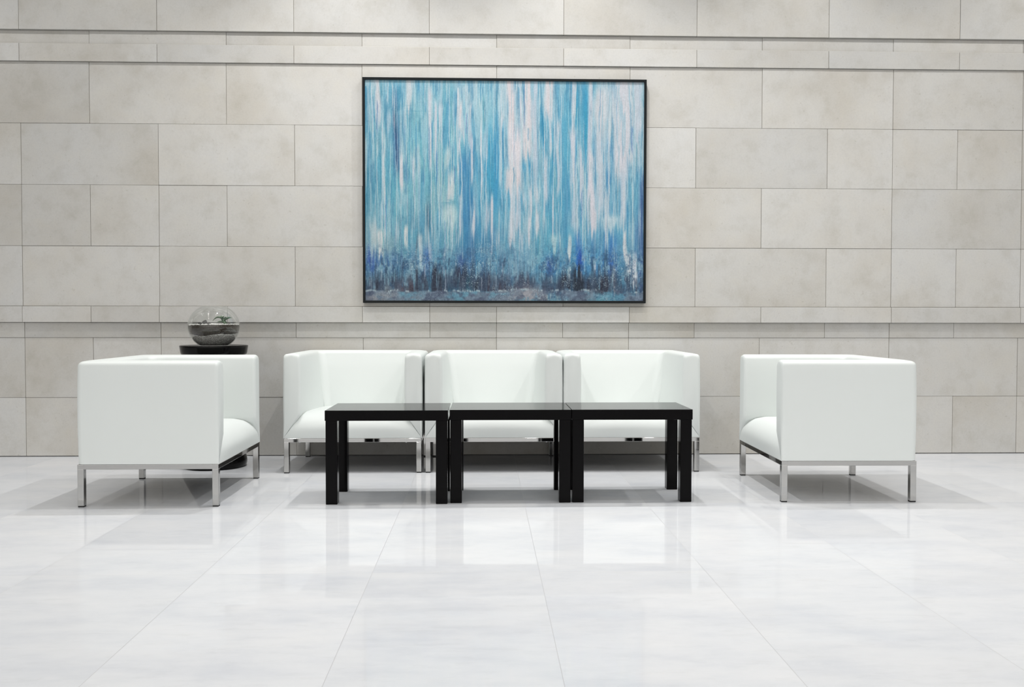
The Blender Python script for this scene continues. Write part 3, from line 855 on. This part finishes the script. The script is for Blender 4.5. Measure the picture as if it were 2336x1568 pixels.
for q in ((.042, .006, .86, .95, .9), (.10, .012, .88, .94, .6), (.17, .022, .90, .96, .9, (62, 58, 72)), (.135, .02, .92, .97, .8, (84, 78, 92)), (.185, .004, .85, .95, .8), (.205, .01, .86, .95, .7), (.25, .020, .86, .955, 1.1), (.265, .010, .84, .94, .9),
          (.335, .014, .82, .91, 1.0, (52, 60, 84)), (.35, .03, .85, .93, .6), (.37, .016, .91, .96, .8, (30, 70, 92)), (.315, .03, .92, .955, .7, (40, 80, 104)), (.43, .010, .86, .96, .9, (44, 54, 78)), (.445, .014, .90, .97, .9, (48, 48, 66)), (.40, .02, .90, .95, .7),
          (.50, .05, .93, .96, .7, (58, 54, 70)), (.58, .06, .90, .95, .55, (70, 70, 88)), (.68, .05, .92, .955, .8, (50, 60, 84)), (.72, .022, .89, .95, 1.0), (.765, .020, .85, .955, 1.3, (26, 38, 54)), (.80, .010, .89, .96, .9), (.86, .026, .87, .965, 1.1, (44, 50, 68)), (.85, .04, .92, .96, .8), (.92, .02, .90, .955, .7, (50, 74, 100)), (.965, .02, .93, .97, .6), (.27, .012, .93, .965, .9, (60, 44, 52))):
    smudge(*q)
for i in range(120):
    u = rng.random(); v0 = 0.80 + rng.random() * 0.10
    drip(u, v0, v0 + 0.03 + rng.random() * 0.08, 0.5 + rng.random() * 1.1, (44, 58, 82), 0.25 + 0.5 * rng.random())
for i in range(130):
    u = rng.random(); v0 = 0.74 + rng.random() * 0.16
    drip(u, v0, v0 + 0.02 + rng.random() * 0.06, 0.5 + rng.random() * 1.0, (130 + rng.random() * 50, 176, 194), 0.25 + 0.45 * rng.random())
# shore line and grey-lavender foot
line = 0.952 + 0.016 * (vnoise(7, 1, 61) - .5) + 0.010 * (vnoise(50, 1, 62) - .5)
fa = sm(-0.003, 0.006, V - line)
over((112, 124, 142), fa * sm(.40, .62, fbm(9, 8, 63, 4, .65)) * 0.8)
over((92, 142, 166), fa * sm(.48, .66, fbm(12, 16, 64, 4, .65)) * 0.8)
over((66, 74, 98), fa * sm(.52, .68, fbm(22, 18, 65, 4, .65)) * 0.65)
over((142, 142, 152), np.exp(-(((U - .58) / .055) ** 2 + ((V - .975) / .035) ** 2)) * (.3 + sm(.4, .62, fbm(36, 30, 66, 4, .7))))
over((150, 148, 152), np.exp(-(((U - .05) / .05) ** 2 + ((V - .985) / .02) ** 2)) * .7 * sm(.4, .6, fbm(30, 30, 74, 3)))
over((176, 190, 198), np.exp(-((V - line) / 0.0045) ** 2) * sm(.52, .64, fbm(60, 2, 67, 4, .8)) * 0.75)
# spatter: fine flecks gathered in clusters
clus = sm(.50, .66, fbm(14, 12, 80, 3, .6)) * sm(.68, .78, V)
over((176, 194, 202), sm(.66, .76, fbm(330, 260, 68, 2, .8)) * clus * 0.6)
over((186, 200, 206), sm(.76, .86, fbm(160, 130, 81, 3, .8)) * clus * 0.7)
over((44, 60, 88), sm(.68, .78, fbm(320, 220, 69, 2, .8)) * sm(.48, .64, fbm(12, 12, 82, 3, .6)) * sm(.66, .8, V) * 0.35)
# combed marks
for (cu_, cv_, du, dv) in ((.175, .135, .040, .02), (.315, .445, .035, .012), (.305, .55, .035, .012)):
    over((66, 136, 160), sm(.55, .70, vnoise(12, 150, 84)) * np.exp(-(((U - cu_) / du) ** 2 + ((V - cv_ - .3 * (U - cu_) * .2) / dv) ** 2)) * .4)
img += (fbm(260, 40, 72, 2)[..., None] - .5) * 16 + (fbm(180, 160, 75, 2)[..., None] - .5) * 26 * mk[..., None]
img += (vnoise(380, 300, 73)[..., None] - .5) * 14
lin = s2l(np.clip(img, 4, 250)) * np.array([0.84, 0.87, 0.84])
cx0, cx1, cz0, cz1 = AX0 + FW - 0.002, AX1 - FW + 0.002, AZ0 + FW - 0.002, AZ1 - FW + 0.002
gx = np.linspace(cx0, cx1, NX + 1); gz = np.linspace(cz1, cz0, NY + 1)
XX, ZZ = np.meshgrid(gx, gz)
nfront = (NX + 1) * (NY + 1)
co = np.zeros((nfront + 4, 3), np.float32)
co[:nfront, 0] = XX.ravel(); co[:nfront, 1] = -0.032; co[:nfront, 2] = ZZ.ravel()
co[nfront:] = [(cx0, -0.004, cz1), (cx1, -0.004, cz1), (cx1, -0.004, cz0), (cx0, -0.004, cz0)]
ii, jj = np.meshgrid(np.arange(NX), np.arange(NY))
a_ = (jj * (NX + 1) + ii).ravel()
quads = np.stack([a_, a_ + NX + 1, a_ + NX + 2, a_ + 1], 1)
me = bpy.data.meshes.new('canvas')
faces_n = len(quads) + 1
me.vertices.add(len(co)); me.vertices.foreach_set('co', co.ravel())
loops = np.concatenate([quads.ravel(), np.array([nfront, nfront + 1, nfront + 2, nfront + 3])]).astype(np.int32)
me.loops.add(len(loops)); me.loops.foreach_set('vertex_index', loops)
me.polygons.add(faces_n); me.polygons.foreach_set('loop_start', (np.arange(faces_n) * 4).astype(np.int32))
me.update(calc_edges=True); me.validate()
at = me.attributes.new('paint', 'FLOAT_COLOR', 'FACE')
colr = np.ones((faces_n, 4), np.float32); colr[:len(quads), :3] = lin.reshape(-1, 3); colr[-1, :3] = 0.4
at.data.foreach_set('color', colr.ravel())
PAINT = mat('oil_paint', (0.4, 0.5, 0.6), 0.5, spec=0.3)
t = NT(PAINT)
t.l(t.n('ShaderNodeAttribute', attribute_name='paint').outputs['Color'], t.b.inputs['Base Color'])
bp = t.n('ShaderNodeBump'); bp.inputs['Strength'].default_value = 0.2; bp.inputs['Distance'].default_value = 0.002
vm = t.n('ShaderNodeVectorMath', operation='MULTIPLY'); vm.inputs[1].default_value = (60, 60, 12)
t.l(t.n('ShaderNodeTexCoord').outputs['Object'], vm.inputs[0])
t.l(t.noise(vm.outputs[0], 2.0, 4).outputs['Fac'], bp.inputs['Height']); t.l(bp.outputs[0], t.b.inputs['Normal'])
me.materials.append(PAINT)
cv = bpy.data.objects.new('canvas', me); C.objects.link(cv); cv.parent = art
cv['label'] = 'canvas painted in blue, white and navy drips'
